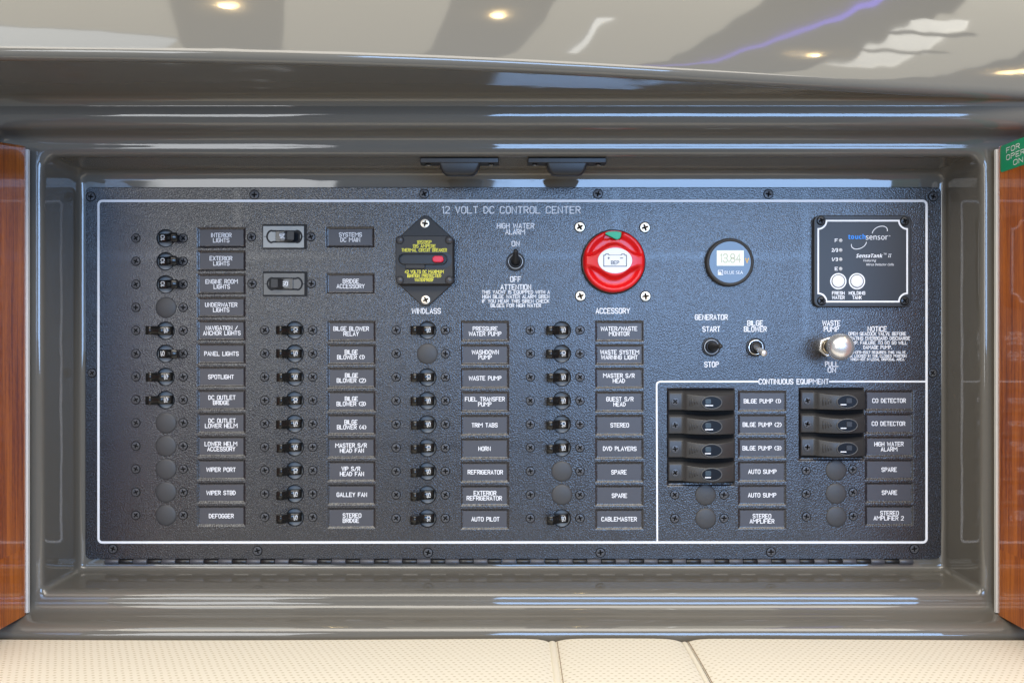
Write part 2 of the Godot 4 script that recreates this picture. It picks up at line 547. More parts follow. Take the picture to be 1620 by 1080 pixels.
func hood() -> void:
	var rows := []
	for i in 81:
		var x := -1000.0 + 25.0 * i
		var zl := lip_depth(x)
		var row := PackedVector3Array()
		for q in 9:
			var a := lerpf(-0.14, PI / 2 - 0.1, q / 8.0)
			row.append(Vector3(x, 331 + 14.6 * sin(a), minf(164.8 - 15 * cos(a), zl - 9)))
		var r := 11.0
		var c := Vector2(350, zl - r)
		row.append(Vector3(x, 342.8, lerpf(164, maxf(zl - r, 160), 0.5)))
		row.append(Vector3(x, 339.3, maxf(zl - r - 2, 150)))
		var t0 := deg_to_rad(20)
		for k in 11:
			var a := lerpf(-PI / 2, t0, k / 10.0)
			row.append(Vector3(x, c.x + sin(a) * r, c.y + cos(a) * r))
		var y := row[row.size() - 1].y
		var z := row[row.size() - 1].z
		for k in 40:
			var s := k * 10.0
			var u := clampf(s / 420, 0, 1)
			var t := deg_to_rad(20 + 28 * u * (1.6 - 0.6 * u))
			y += cos(t) * 10; z -= sin(t) * 10
			row.append(Vector3(x, y, z))
		rows.append(row)
	var st := tool()
	grid(st, rows)
	tag(obj("console_hood", done(st), M.hood), "glossy taupe console overhanging the panel, mirroring ceiling lights", "console")


func wood_panels() -> void:
	for s in [-1.0, 1.0]:
		var o := thing("wood_panel", "varnished red-brown wood panel at the left edge beside the surround" if s < 0 else "varnished red-brown wood panel on the right with a green sticker", "wood panel", Vector3.ZERO, "varnished wood panels flanking the recess")
		var st := tool(-1)
		var x : float = 705.0 * s
		var rows := []; var uvs := []
		# inner face, front and back edge, lofted along z, the top sloping a little
		var zs := [118.0, 119.5, 124.0, 160.0, 220.0, 300.0, 352.0, 356.0]
		for z in zs:
			var inx: float = x + s * (3.0 if z == 118.0 else 0.8 if z == 119.5 else 0.0)
			var ytop: float = 284 - (z - 118) * 0.135
			var row := PackedVector3Array(); var uv := PackedVector2Array()
			for p in [[34.0, -396.0], [0.0, -396.0], [0.0, -100.0], [0.0, 150.0], [0.0, ytop - 4], [1.2, ytop - 1], [4.0, ytop], [34.0, ytop]]:
				row.append(Vector3(inx + s * p[0], p[1], z))
				uv.append(Vector2((z - 118 + p[0]) / 240.0, (400 - p[1]) / 700.0))
			rows.append(row); uvs.append(uv)
		uv_grid(st, rows, uvs)
		for e in [0, rows.size() - 1]:
			var w: PackedVector3Array = rows[e]
			for q in [[0, 1], [1, 2], [2, 3], [3, 4]]:
				for v in [w[q[0]], w[q[1]], Vector3(w[7].x, w[q[1]].y, w[0].z), w[q[0]], Vector3(w[7].x, w[q[1]].y, w[0].z), Vector3(w[7].x, w[q[0]].y, w[0].z)]:
					st.set_uv(Vector2(v.x / 240.0, (400 - v.y) / 700.0))
					st.add_vertex(v * U)
		obj("board", done(st), M.wood, o)
		var tr := tool(-1)
		box(tr, Vector3(minf(s * 703.4, s * 707), -394, 112.5), Vector3(maxf(s * 703.4, s * 707), 279, 117.6))
		obj("edge_trim", done(tr), M.trim, o)
		if s > 0:
			# the sticker lies on the inner face: its x runs along +z of the scene
			var face := Basis(Vector3(0, 0, 1), Vector3(0, 1, 0), Vector3(-1, 0, 0))
			var sk := tool()
			prism(sk, round_rect(120, 38, 5), 0, 0.35, 0.0)
			var lab := obj("sticker", done(sk), M.sticker, o, Vector3(704.9, 262, 187), "green sticker with white capitals")
			lab.basis = face
			var tx := tool(-1)
			letters(tx, "FOR", Vector2(-27, 9.6), 6.6, 1.15, 33, 0.87, 0.5)
			letters(tx, "OPER", Vector2(-21, -0.8), 6.6, 1.15, 45, 0.87, 0.5)
			letters(tx, "ON", Vector2(-14, -11.2), 6.6, 1.15, 23, 0.87, 0.5)
			obj("lettering", done(tx), M.white, lab)


# ---------------------------------------------------------------- bench cushion
func seam_dip(x: float) -> float:
	var d := 0.0
	for sx in [56.0, 240.0]:
		d += 7.5 * exp(-absf(x - sx) / 11.0)
	return d

func cushion_point(x: float, s: float) -> Vector3:
	# s runs along the section: up the back, over the rounded edge, then forward along the top
	var y: float; var z: float
	if s < 0:
		y = s; z = 0
	elif s < 22:
		var a := s / 22.0 * PI / 2
		y = sin(a) * 14; z = 14 - cos(a) * 14
	else:
		y = 14 + 1.5 * sin((s - 22) / 90.0) - pow((s - 22) / 400.0, 2) * 18.0
		z = 14 + (s - 22)
	var fade := clampf((s + 4) / 14.0, 0, 1)
	return Vector3(x, y - seam_dip(x) * fade - 427.5 + 1.3 * sin(x / 190.0 + 0.8) * fade, z + 163 + seam_dip(x) * 0.3 * (1 - clampf(s / 30, 0, 1)))

func cushion() -> void:
	var o := thing("bench_cushion", "cream perforated vinyl bench cushion with two seams below the panel", "cushion")
	var spans := [[-1000.0, 52.0], [60.0, 236.0], [244.0, 1000.0]]
	for k in 3:
		var a: float = spans[k][0]; var b: float = spans[k][1]
		var rows := []; var uvs := []
		var xs := [a]
		var x := a
		while x < b:
			var near := minf(absf(x - 56), absf(x - 240))
			x = minf(b, x + (2.0 if near < 40 else 12.0))
			xs.append(x)
		var s := -30.0
		while s <= 440:
			var row := PackedVector3Array(); var uv := PackedVector2Array()
			for q in xs:
				row.append(cushion_point(q, s))
				uv.append(Vector2((q + s * 0.12) / 76.0, s / 62.0))
			rows.append(row); uvs.append(uv)
			s += 2.0 if s < 40 else 14.0
		var st := tool()
		uv_grid(st, rows, uvs)
		obj("cover_panel", done(st), M.vinyl, o)
	# welts laid in the seams, with a row of stitches along one side
	for w in [[56.0, 3.6], [240.0, 2.6]]:
		var rows := []
		var s := -26.0
		while s <= 440:
			var row := PackedVector3Array()
			var c := cushion_point(w[0], s)
			var t := (cushion_point(w[0], s + 1) - c).normalized()
			var up := Vector3(1, 0, 0).cross(t) * -1.0
			for k in 9:
				var a := PI * k / 8.0
				row.append(c + Vector3(-cos(a) * w[1] * 1.5, 0, 0) + up * (sin(a) * w[1] * 1.1 + 0.6))
			rows.append(row)
			s += 3.0 if s < 40 else 10.0
		var st := tool()
		grid(st, rows)
		obj("welt", done(st), M.vinyl_plain, o)
		var th := tool(-1)
		s = 2.0
		while s < 400:
			var c := cushion_point(w[0] + w[1] * 1.5 + 1.2, s)
			box(th, c + Vector3(-0.5, 0.2, 0), c + Vector3(0.5, 1.2, 4.2))
			s += 6.0
		var stitches := obj("stitching", done(th), M.thread, o)
		stitches.set_meta("kind", "stuff")


func catches() -> void:
	for k in 2:
		var o := thing("door_catch", "black plastic door catch under the top ledge, left one of the pair" if k == 0 else "black plastic door catch under the top ledge, right one of the pair", "catch", Vector3([-78.0, 81.5][k], 270.5, 82), "door catches under the top ledge")
		var st := tool()
		# plate lies against the ledge, seen on edge: outline in x/z, thickness downwards
		var turn := Basis(Vector3(1, 0, 0), Vector3(0, 0, 1), Vector3(0, -1, 0))
		prism(st, round_rect(117, 26, 2), 0, 6.5, 1.0)
		var plate := obj("mounting_plate", done(st), M.black_satin, o)
		plate.basis = turn
		st = tool()
		var rows := []
		for q in [[31, 11, 6.4], [30.5, 10.8, 9], [28.5, 10.2, 14], [25.5, 9.2, 19], [22.5, 8.0, 22.2], [19, 6.0, 23.6]]:
			rows.append(ring_at(round_rect(q[0] * 2, q[1] * 2, 5), q[2]))
		grid(st, rows, true)
		cap(st, round_rect(38, 12, 5), 23.6)
		var body := obj("catch_body", done(st), M.black_satin, o)
		body.basis = turn
		for s in [-1, 1]:
			var sc := obj("screw", screw_mesh("pan", 4.2, 2.4, M.steel), null, o, Vector3(s * 47.0, -6.5, 2))
			sc.basis = turn


# ---------------------------------------------------------------- the control panel
func screw_mesh(key: String, r: float, h: float, mat: Material) -> ArrayMesh:
	key = "%s_%s_%s" % [key, r, mat.get_instance_id()]
	if not meshes.has(key):
		var head := tool(); var recess_shade := tool()  # second surface: faces that get the shade as black colour
		var f := r / 7.0
		var rows := []
		var radii := [0.0, 0.7, 1.3, 2.0, 2.8, 3.6, 4.2, 4.5, 5.2, 5.9, 6.25, 6.4, 7.5]
		for q in radii:
			var row := PackedVector3Array()
			for k in 40:
				var p: Vector2 = Vector2.from_angle(TAU * k / 40) * q
				var z: float = h * (1.0 - 0.3 * pow(q / 6.25, 2)) if q <= 6.25 else 0.12
				if q < 4.3 and minf(absf(p.x), absf(p.y)) < 1.0: z = 0.2
				row.append(Vector3(p.x * f, p.y * f, z))
			rows.append(row)
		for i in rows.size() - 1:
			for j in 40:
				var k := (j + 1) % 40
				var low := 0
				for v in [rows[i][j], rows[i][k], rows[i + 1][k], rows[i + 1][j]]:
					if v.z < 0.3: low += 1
				quad(recess_shade if low >= 3 or i >= 10 else head, rows[i][j], rows[i][k], rows[i + 1][k], rows[i + 1][j])
		head.generate_normals(); recess_shade.generate_normals()
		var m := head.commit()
		recess_shade.commit(m)
		m.surface_set_material(0, mat); m.surface_set_material(1, M.recess_shade)
		meshes[key] = m
	return meshes[key]

func screw(parent: Node, at: Vector3, r := 6.9, mat: Material = null, h := 1.6) -> void:
	var o := obj("screw", screw_mesh("flat", r, h, mat if mat else M.screw), null, parent, at)
	o.rotation.z = rng.randf() * PI

func lettering(parent: Node, lines: Array, mat: Material, at := Vector3.ZERO) -> void:
	var st := tool(-1)
	for l in lines:       # [text, x, y, cap height, weight, width or 0]
		letters(st, l[0], Vector2(l[1], l[2]), l[3], l[4], l[5] if l.size() > 5 else 0.0)
	obj("lettering", done(st), mat, parent, at)

func label_plate(parent: Node, x: float, y: float, text: String, w := 69.0) -> void:
	if not meshes.has("plate%s" % w):
		var st := tool()
		prism(st, round_rect(w, 25.0, 1.2, 2), -0.6, 0.35, 0.25)
		meshes["plate%s" % w] = done(st)
	var p := obj("label_plate", meshes["plate%s" % w], M.plate, parent, sheet(x, y, -1.7), "grey label plate reading " + text.replace("|", " "))
	p.rotation.z = rng.randf_range(-0.006, 0.006)
	var lines := text.split("|")
	var rows := []
	for i in lines.size():
		rows.append([lines[i], rng.randf_range(-1.0, 1.0), (lines.size() - 1) * 4.05 - i * 8.1, 6.1, 1.05])
	lettering(p, rows, M.white, Vector3(0, 0, 0.5))

func breaker(parent: Node, x: float, y: float, on_right: bool, rating: String) -> void:
	if not meshes.has("cup"):
		var st := tool()
		var rings := []
		for q in [[14.0, 0.0, 0.0], [13.8, 0.25, 0.0], [13.5, 0.0, 0.0], [13.4, -2.0, 0.2], [13.2, -5.4, 1.0], [7.0, -5.6, 1.0], [0.02, -5.7, 1.0]]:
			var row := PackedVector3Array()
			for k in 36:
				var v: Vector2 = Vector2.from_angle(TAU * k / 36.0) * q[0]
				row.append(Vector3(v.x, v.y, q[1] - q[2] * (v.y * 0.36 + 0.4)))
			rings.append(row)
		grid(st, rings, true)
		meshes.cup = done(st)
		st = tool(-1)
		var prof := PackedVector2Array([Vector2(10, -7), Vector2(10.8, -2.5), Vector2(10.2, 0.6), Vector2(8.6, 2.9), Vector2(6, 4.6), Vector2(3, 5.4), Vector2(0, 5.6), Vector2(-3, 5.9), Vector2(-5.6, 7.4), Vector2(-8, 10.2), Vector2(-14.8, 19.6), Vector2(-16, 20.8), Vector2(-17.6, 21), Vector2(-23.8, 18.6), Vector2(-24.8, 17.6), Vector2(-24.6, 16.2), Vector2(-13.5, 2), Vector2(-12, -7)])
		var hh := 6.7
		var mid := PackedVector3Array(); var edge := PackedVector3Array(); var mid2 := PackedVector3Array(); var edge2 := PackedVector3Array()
		var small := inset(prof, 0.7)
		for i in prof.size():
			edge.append(Vector3(small[i].x, hh, small[i].y)); mid.append(Vector3(prof[i].x, hh - 0.7, prof[i].y))
			mid2.append(Vector3(prof[i].x, -hh + 0.7, prof[i].y)); edge2.append(Vector3(small[i].x, -hh, small[i].y))
		st.set_smooth_group(1)
		grid(st, [edge, mid, mid2, edge2], true)
		st.set_smooth_group(-1)
		var idx := Geometry2D.triangulate_polygon(small)
		for i in range(0, idx.size(), 3):
			tri(st, edge[idx[i]], edge[idx[i + 1]], edge[idx[i + 2]])
			tri(st, edge2[idx[i]], edge2[idx[i + 2]], edge2[idx[i + 1]])
		meshes.lever = done(st)
	var b := obj("breaker", meshes.cup, M.cup, parent, sheet(x, y))
	if not meshes.has("collar"):
		var cs := tool()
		lathe(cs, [[14.7, 0.05], [14.6, 0.5], [13.5, 0.5], [13.2, 0.1], [13.1, -1.5]], 36)
		meshes.collar = done(cs)
	obj("collar", meshes.collar, M.pit, b)
	var l := obj("lever", meshes.lever, M.lever, b)
	if on_right:
		l.rotation.z = PI
	l.rotation.y = rng.randf_range(-0.04, 0.04)
	var key := "mark" + rating
	if not meshes.has(key):
		var st := tool(-1)
		letters(st, rating, Vector2.ZERO, 5.2, 1.0, 7.6)
		meshes[key] = done(st)
	var m := obj("rating_mark", meshes[key], M.mark, b, Vector3(-2.6 if on_right else 2.6, 0, 5.75))
	m.rotation.z = PI / 2

func blank(parent: Node, x: float, y: float) -> void:
	if not meshes.has("blank"):
		var st := tool()
		lathe(st, [[16.6, 0.0], [16.5, 0.7], [15.9, 1.4], [14, 2.0], [11, 2.6], [7, 3.1], [3, 3.4], [0.01, 3.45]], 40)
		meshes.blank = done(st)
	obj("blank_plug", meshes.blank, M.plug, parent, sheet(x, y))

# the front sheet with its punched holes and sunk label pockets: the flat between them in bands, then each cut-out
func faceplate(root: Node, pockets: Array, holes: Array) -> void:
	var cuts := []        # [left, right, bottom, top]
	for p in pockets:
		var c := sheet2(p[0], p[1])
		cuts.append([c.x - p[2] / 2 - 4.5, c.x + p[2] / 2 + 4.5, c.y - p[3] / 2 - 4.5, c.y + p[3] / 2 + 4.5])
	for p in holes:
		var c := sheet2(p[0], p[1])
		cuts.append([c.x - 15, c.x + 15, c.y - 15, c.y + 15])
	var mid := sheet2(812, 590)
	var outline := round_rect(1356, 588, 9, 6)
	var inner := rect(1336, 568)
	var ys := [mid.y - 284, mid.y + 284]
	for c in cuts: ys.append(c[2]); ys.append(c[3])
	ys.sort()
	var st := tool(-1)
	for i in ys.size() - 1:
		var y0: float = ys[i]; var y1: float = ys[i + 1]
		if y1 - y0 < 0.0001: continue
		var row := []
		for c in cuts:
			if c[2] < (y0 + y1) / 2 and c[3] > (y0 + y1) / 2: row.append(c)
		row.sort_custom(func(p, q): return p[0] < q[0])
		var x: float = mid.x - 668
		row.append([mid.x + 668.0, 0.0])
		for c in row:
			quad(st, Vector3(x, y0, 0), Vector3(x, y1, 0), Vector3(c[0], y1, 0), Vector3(c[0], y0, 0))
			x = c[1]
	var a := ring_at(inset(outline, 0.9), 0, mid); var b := PackedVector3Array()
	for k in outline.size():
		var q := inner[(k / 7 + 1) % 4]
		b.append(Vector3(q.x + mid.x, q.y + mid.y, 0))
	grid(st, [ring_at(outline, -5, mid), ring_at(outline, -0.9, mid), a, b], true)
	for p in pockets:
		var c := sheet2(p[0], p[1])
		var d: float = p[4]
		var lo := ring_at(rect(p[2], p[3]), -d, c)
		st.set_smooth_group(-1)
		quad(st, lo[0], lo[3], lo[2], lo[1])
		var slope := []
		for q in [[9.0, 0.0], [8.0, -0.01], [6.6, -0.1], [5.2, -0.3], [3.6, -0.66], [1.8, -0.93], [0.0, -1.0]]:
			slope.append(ring_at(rect(p[2] + q[0], p[3] + q[0]), q[1] * d, c))
		st.set_smooth_group(-1)
		for side in 4:
			var strip := []
			for q in slope: strip.append(PackedVector3Array([q[side], q[(side + 1) % 4]]))
			st.set_smooth_group(2 + side)
			grid(st, strip)
	st.set_smooth_group(-1)
	for p in holes:
		var c := sheet2(p[0], p[1])
		var sq := PackedVector3Array(); var ci := PackedVector3Array(); var deep := PackedVector3Array()
		for k in 36:
			var v := Vector2.from_angle(TAU * k / 36.0)
			var w := v * (15.0 / maxf(absf(v.x), absf(v.y)))
			if k % 9 == 4: w = Vector2(signf(v.x), signf(v.y)) * 15
			sq.append(Vector3(c.x + w.x, c.y + w.y, 0)); ci.append(Vector3(c.x + v.x * 14.1, c.y + v.y * 14.1, 0)); deep.append(Vector3(c.x + v.x * 14.1, c.y + v.y * 14.1, -5))
		grid(st, [sq, ci, deep], true)
	obj("faceplate", done(st), M.face, root)

func panel() -> void:
	var root := thing("control_panel", "black textured electrical control panel full of breakers and grey label plates", "control panel")
	var plates := []; var breakers := []; var blanks := []; var screws := []
	var c1 := ["INTERIOR|LIGHTS", "EXTERIOR|LIGHTS", "ENGINE ROOM|LIGHTS", "UNDERWATER|LIGHTS", "NAVIGATION /|ANCHOR LIGHTS", "PANEL LIGHTS", "SPOTLIGHT", "DC OUTLET|BRIDGE", "DC OUTLET|LOWER HELM", "LOWER HELM|ACCESSORY", "WIPER PORT", "WIPER STBD", "DEFOGGER"]
	for i in 13:
		var y := 376.7 + 36.5 * i
		plates.append([349.5, 375.8 + 36.7 * i, c1[i]])
		screws.append([214.4, y]); screws.append([289.3, y])
		if i == 3 or i >= 8: blanks.append([262.2, y])
		else: breakers.append([261.5, y, i in [0, 1, 2, 5], "10" if i < 4 else "15"])
	var lists := [
		["BILGE BLOWER|RELAY", "BILGE|BLOWER (1)", "BILGE|BLOWER (2)", "BILGE|BLOWER (3)", "BILGE|BLOWER (4)", "MASTER S/R|HEAD FAN", "VIP S/R|HEAD FAN", "GALLEY FAN", "STEREO|BRIDGE"],
		["PRESSURE|WATER PUMP", "WASHDOWN|PUMP", "WASTE PUMP", "FUEL TRANSFER|PUMP", "TRIM TABS", "HORN", "REFRIGERATOR", "EXTERIOR|REFRIGERATOR", "AUTO PILOT"],
		["WATER/WASTE|MONITOR", "WASTE SYSTEM|WARNING LIGHT", "MASTER S/R|HEAD", "GUEST S/R|HEAD", "STEREO", "DVD PLAYERS", "SPARE", "SPARE", "CABLEMASTER"],
	]
	var cols := [[418.5, 466.0, 494.5, 555.5, 36.95], [626.5, 676.0, 704.5, 767.0, 37.17], [839.0, 889.0, 917.5, 980.0, 37.17]]
	for k in 3:
		for i in 9:
			var c: Array = cols[k]
			var y: float = 522.2 + c[4] * i
			plates.append([c[3], y + 1.6, lists[k][i]])
			screws.append([c[0], y]); screws.append([c[2], y])
			if (k == 1 and i == 1) or (k == 2 and i in [6, 7]): blanks.append([c[1], y])
			else: breakers.append([c[1], y, false, "15" if (i + k) % 3 else "10"])
	plates.append([553.5, 375, "SYSTEMS|DC MAIN"]); plates.append([554.0, 448.5, "BRIDGE|ACCESSORY"])
	for q in [[397.4, 374.8], [491.4, 374.4], [398.3, 448.8], [492.2, 448.6]]: screws.append(q)
	var e1 := ["BILGE PUMP (1)", "BILGE PUMP (2)", "BILGE PUMP (3)", "AUTO SUMP", "AUTO SUMP", "STEREO|AMPLIFIER"]
	var e2 := ["CO DETECTOR", "CO DETECTOR", "HIGH WATER|ALARM", "SPARE", "SPARE", "STEREO|AMPLIFIER 2"]
	for i in 6:
		plates.append([1206.3, 634.4 + 37.2 * i, e1[i]])
		plates.append([1407.6, 633.6 + 36.4 * i, e2[i]])
	for q in [[1116.3, 782.5], [1116.8, 819.9], [1323, 743.8], [1323, 780.6], [1323.6, 817]]: blanks.append(q)
	for q in [[1067.5, 782.4], [1067.8, 819.8], [1145.4, 782.4], [1145.6, 819.6], [1275.7, 743.8], [1275.7, 780.8], [1276, 817.2], [1349.6, 742.6], [1349.8, 778.8], [1350.2, 816.3]]: screws.append(q)
	for q in [[143, 311], [402, 308], [671, 306.5], [946, 306.5], [1216, 307], [1477, 311], [145, 590], [1476, 590], [178, 868], [407, 871], [677, 874], [950, 874], [1220, 873], [1447, 868]]: screws.append(q)
	var pockets := []
	for p in plates: pockets.append([p[0], p[1], 69.4, 25.4, 1.9])
	pockets.append([1109, 691.5, 100, 148, 2.5]); pockets.append([1316, 671, 96.5, 109, 2.5])
	faceplate(root, pockets, breakers)
	for p in plates: label_plate(root, p[0], p[1], p[2])
	for p in breakers: breaker(root, p[0], p[1], p[2], p[3])
	for p in blanks: blank(root, p[0], p[1])
	for p in screws: screw(root, sheet(p[0], p[1]), 6.9 if p[1] > 330 and p[1] < 860 else 7.4)
	panel_print(root)
	hinge(root)
	main_breakers(root)
	thermal_breaker(root)
	toggles(root)
	battery_switch(root)
	voltmeter(root)
	tank_monitor(root)
	pull_knob(root)
	modules(root)

func panel_print(root: Node) -> void:
	var st := tool(-1)
	var frame := PackedVector2Array()
	for p in round_rect(1311, 540, 6, 5): frame.append(p + sheet2(810.8, 587.7))
	ribbon(st, frame, 3.7, 0.3, true)
	var inner := PackedVector2Array([sheet2(1040, 855.6), sheet2(1039, 609), sheet2(1040, 605.3), sheet2(1044, 603.4), sheet2(1199, 603.4)])
	ribbon(st, inner, 2.6, 0.36)
	ribbon(st, PackedVector2Array([sheet2(1313, 603.4), sheet2(1464.2, 603.4)]), 2.6, 0.36)
	obj("border_line", done(st), M.white, root)
	var big := [
		["12 VOLT DC CONTROL CENTER", 809, 332, 10.4, 1.4, 218],
		["HIGH WATER", 815.5, 357.2, 7.6, 1.28, 58], ["ALARM", 815, 366.8, 7.4, 1.28, 30], ["ON", 815.6, 385.3, 7.6, 1.28, 11.5], ["OFF", 815.6, 441.6, 7.8, 1.28, 16.5],
		["ATTENTION", 816, 454, 7.6, 1.28, 47.5],
		["WINDLASS", 674.2, 491.8, 7.8, 1.28, 45], ["ACCESSORY", 969.6, 491.6, 7.8, 1.28, 53],
		["GENERATOR", 1125.6, 501.6, 7.6, 1.28, 51], ["START", 1125.6, 520.5, 7.6, 1.28, 27], ["STOP", 1126, 576.3, 7.6, 1.28, 22],
		["BILGE", 1195, 511, 7.4, 1.28, 24], ["BLOWER", 1195.2, 520.4, 7.4, 1.28, 35],
		["WASTE", 1315.6, 511, 7.4, 1.28, 27.5], ["PUMP", 1315.6, 520.5, 7.4, 1.28, 23], ["PULL", 1316.4, 575.8, 7.4, 1.28, 20.5], ["ON", 1316.4, 585, 7.4, 1.28, 12],
		["NOTICE", 1388.3, 520.3, 7.4, 1.28, 29.5],
		["CONTINUOUS EQUIPMENT", 1256, 603.4, 7.4, 1.28, 110],
	]
	var small := [
		["THIS YACHT IS EQUIPPED WITH A", 816, 462, 5.0, 0.88, 107], ["HIGH BILGE WATER ALARM SIREN", 816, 469.1, 5.0, 0.88, 105.5], ["IF YOU HEAR THIS SIREN CHECK", 816, 476.2, 5.0, 0.88, 105.5], ["BILGES FOR HIGH WATER", 816, 483.2, 5.0, 0.88, 79],
		["OPEN SEACOCK VALVE BEFORE", 1388.3, 527.9, 4.9, 0.88, 91], ["OPERATING OVERBOARD DISCHARGE", 1387, 535, 4.9, 0.88, 106], ["PUMP. FAILURE TO DO SO WILL", 1388, 542.1, 4.9, 0.88, 95], ["DAMAGE PUMP.", 1388.5, 549.2, 4.9, 0.88, 44],
		["33-CFR-159.7 REQUIRES THIS VALVE", 1389, 557.2, 3.8, 0.74, 88], ["BE LOCKED IN THE CLOSED POSITION", 1389, 562.8, 3.8, 0.74, 91], ["WHEN NOT IN LEGAL DISPOSAL AREA.", 1388.6, 568.3, 3.8, 0.74, 85],
	]
	for l in big + small:
		lettering(root, [[l[0], 0, 0, l[3], l[4], l[5]]], M.white, sheet(l[1], l[2], 0.3))

func hinge(root: Node) -> void:
	var st := tool(-1)
	box(st, sheet(166, 884.6, -6), sheet(1456, 881.4, -2))
	var h := obj("hinge", done(st), M.black, root)
	for k in 57:
		var up := k % 2 == 0
		var key := "knuckle%d" % int(up)
		if not meshes.has(key):
			var s := tool()
			var r := 4.4 if up else 3.9
			lathe(s, [[0.01, -10.9], [r - 0.5, -10.9], [r, -10.3], [r, 10.3], [r - 0.5, 10.9], [0.01, 10.9]], 18)
			meshes[key] = done(s)
		var q := obj("knuckle", meshes[key], M.knuckle if up else M.black, h, sheet(176.5 + 22.45 * k, 888.2, -1.0 if up else -1.6))
		q.basis = Basis(Vector3.UP, PI / 2)

func main_breakers(root: Node) -> void:
	for k in 2:
		var at := sheet([450.2, 450.9][k], [374.4, 449.0][k])
		var st := tool(-1)
		prism(st, rect(70.4, 39.6), -1, 0.7)
		var b := obj("main_breaker", done(st), M.pit, root, at, "wide breaker in a grey bezel beside the SYSTEMS DC MAIN plate" if k == 0 else "wide breaker in a grey bezel beside the BRIDGE ACCESSORY plate")
		st = tool()
		prism(st, rect(64.6, 34.2), 0.4, 2.6, 0.5, Vector2(-1.4, -0.4))
		obj("bezel", done(st), M.bezel if k == 0 else M.bezel_dim_reflect, b)
		st = tool(-1)
		var slot := PackedVector2Array()
		for i in 40:
			var a := TAU * i / 40
			var p := Vector2(cos(a), sin(a))
			slot.append(Vector2(signf(p.x) * 17.0 + p.x * 10.4, p.y * 10.4 * (1.0 - 0.2 * exp(-p.x * p.x * 14))))
		ribbon(st, slot, 2.8, 2.8, true)
		box(st, Vector3(-11 if k == 0 else -25, -8.6, 2.5), Vector3(25 if k == 0 else 11, 8.6, 2.74))
		ribbon(st, PackedVector2Array([Vector2(-32, 0), Vector2(-28.5, 0)]), 0.8, 2.75)
		ribbon(st, PackedVector2Array([Vector2(28.5, 0), Vector2(31.4, 0)]), 0.8, 2.75)
		obj("slot_edge", done(st), M.pit, b)
		var s := -1.0 if k == 1 else 1.0
		st = tool()
		prism(st, round_rect(25, 17, 2), 2.6, 4.2, 0.6, Vector2(-s * 1.0, 0))
		obj("rocker", done(st), M.lever, b)
		st = tool()
		lathe(st, [[0.01, -6.5], [5.8, -6.5], [6.2, -6], [6.2, 6], [5.8, 6.5], [0.01, 6.5]], 20, Vector3(-s * 2, 0, 1.5), Basis(Vector3.RIGHT, PI / 2))
		obj("barrel", done(st), M.cup, b)
		st = tool()
		var rows := []
		for q in [[13, 7.6, 3, 5], [12.5, 7.4, 9, 9], [11.5, 7.2, 15, 12.5], [10.6, 6.6, 16.2, 13]]:
			rows.append(ring_at(round_rect(q[0], q[1] * 2, 1.5), q[2], Vector2(s * q[3], 0)))
		grid(st, rows, true)
		cap(st, round_rect(10.6, 13.2, 1.5), 16.2, Vector2(s * 13, 0))
		obj("lever", done(st), M.black_satin, b)
		lettering(b, [["50", 0, 0, 6.0, 1.2]], M.white, Vector3(-s * 1.5, 0, 7.85))

func thermal_breaker(root: Node) -> void:
	var st := tool()
	var flange := PackedVector2Array([Vector2(5, -71), Vector2(40, -39), Vector2(46, -33), Vector2(46, 33), Vector2(40, 39), Vector2(5, 71), Vector2(-5, 71), Vector2(-40, 39), Vector2(-46, 33), Vector2(-46, -33), Vector2(-40, -39), Vector2(-5, -71)])
	prism(st, flange, 0, 5, 1.2)
	var b := obj("thermal_breaker", done(st), M.rubber, root, sheet(673.2, 413), "black diamond-flanged thermal breaker with a red button above WINDLASS")
	st = tool()
	var body := PackedVector2Array([Vector2(38, -39.4), Vector2(46.5, -32), Vector2(46.5, 32), Vector2(38, 39.4), Vector2(-38, 39.4), Vector2(-46.5, 32), Vector2(-46.5, -32), Vector2(-38, -39.4)])
	grid(st, [ring_at(body, 5), ring_at(inset(body, 1.6), 20), ring_at(inset(body, 2.6), 22)], true)
	cap(st, inset(body, 2.6), 22)
	obj("body", done(st), M.rubber, b)
	st = tool(-1)
	prism(st, round_rect(86, 25, 12.4, 8), 21, 22.5, 0.0)
	obj("lever_well", done(st), M.black, b)
	st = tool()
	prism(st, round_rect(76, 17.5, 8.7, 8), 22, 28, 1.2, Vector2(-2, 1.2))
	prism(st, round_rect(31, 7, 1.5, 3), 22, 26, 1.0, Vector2(-14, -10.5))
	obj("lever", done(st), M.rubber, b)
	st = tool()
	prism(st, round_rect(17.6, 10.4, 5.1, 8), 27, 31, 1.6, Vector2(22, 0.6))
	obj("button", done(st), M.red_button, b)
	for p in [[-38, 31], [39, 31], [-38, -31.4], [39, -31.4]]:
		st = tool()
		lathe(st, [[6.6, 21.8], [6.5, 23], [5.6, 25], [3.5, 26.4], [0.01, 27]], 24, Vector3(p[0], p[1], 0))
		obj("rivet", done(st), M.screw, b)
	for p in [59.0, -61.5]: screw(b, Vector3(0.6 if p < 0 else -0.6, p, 4.8), 7.5, M.brassy, 2.0)
	lettering(b, [["185135P", 0, 25.6, 4.6, 1.0, 22], ["135 AMPERE", 0, 19.4, 4.6, 1.0, 35], ["THERMAL CIRCUIT BREAKER", 0, 13.2, 4.6, 1.0, 70]], M.yellow, Vector3(0, 2, 22.3))
	lettering(b, [["42 VOLTS DC MAXIMUM", 0, 0, 4.6, 1.0, 60], ["IGNITION PROTECTED", 0, -6.2, 4.6, 1.0, 52], ["WATERPROOF", 0, -12.4, 4.6, 1.0, 29]], M.yellow, Vector3(0, -18.5, 22.3))

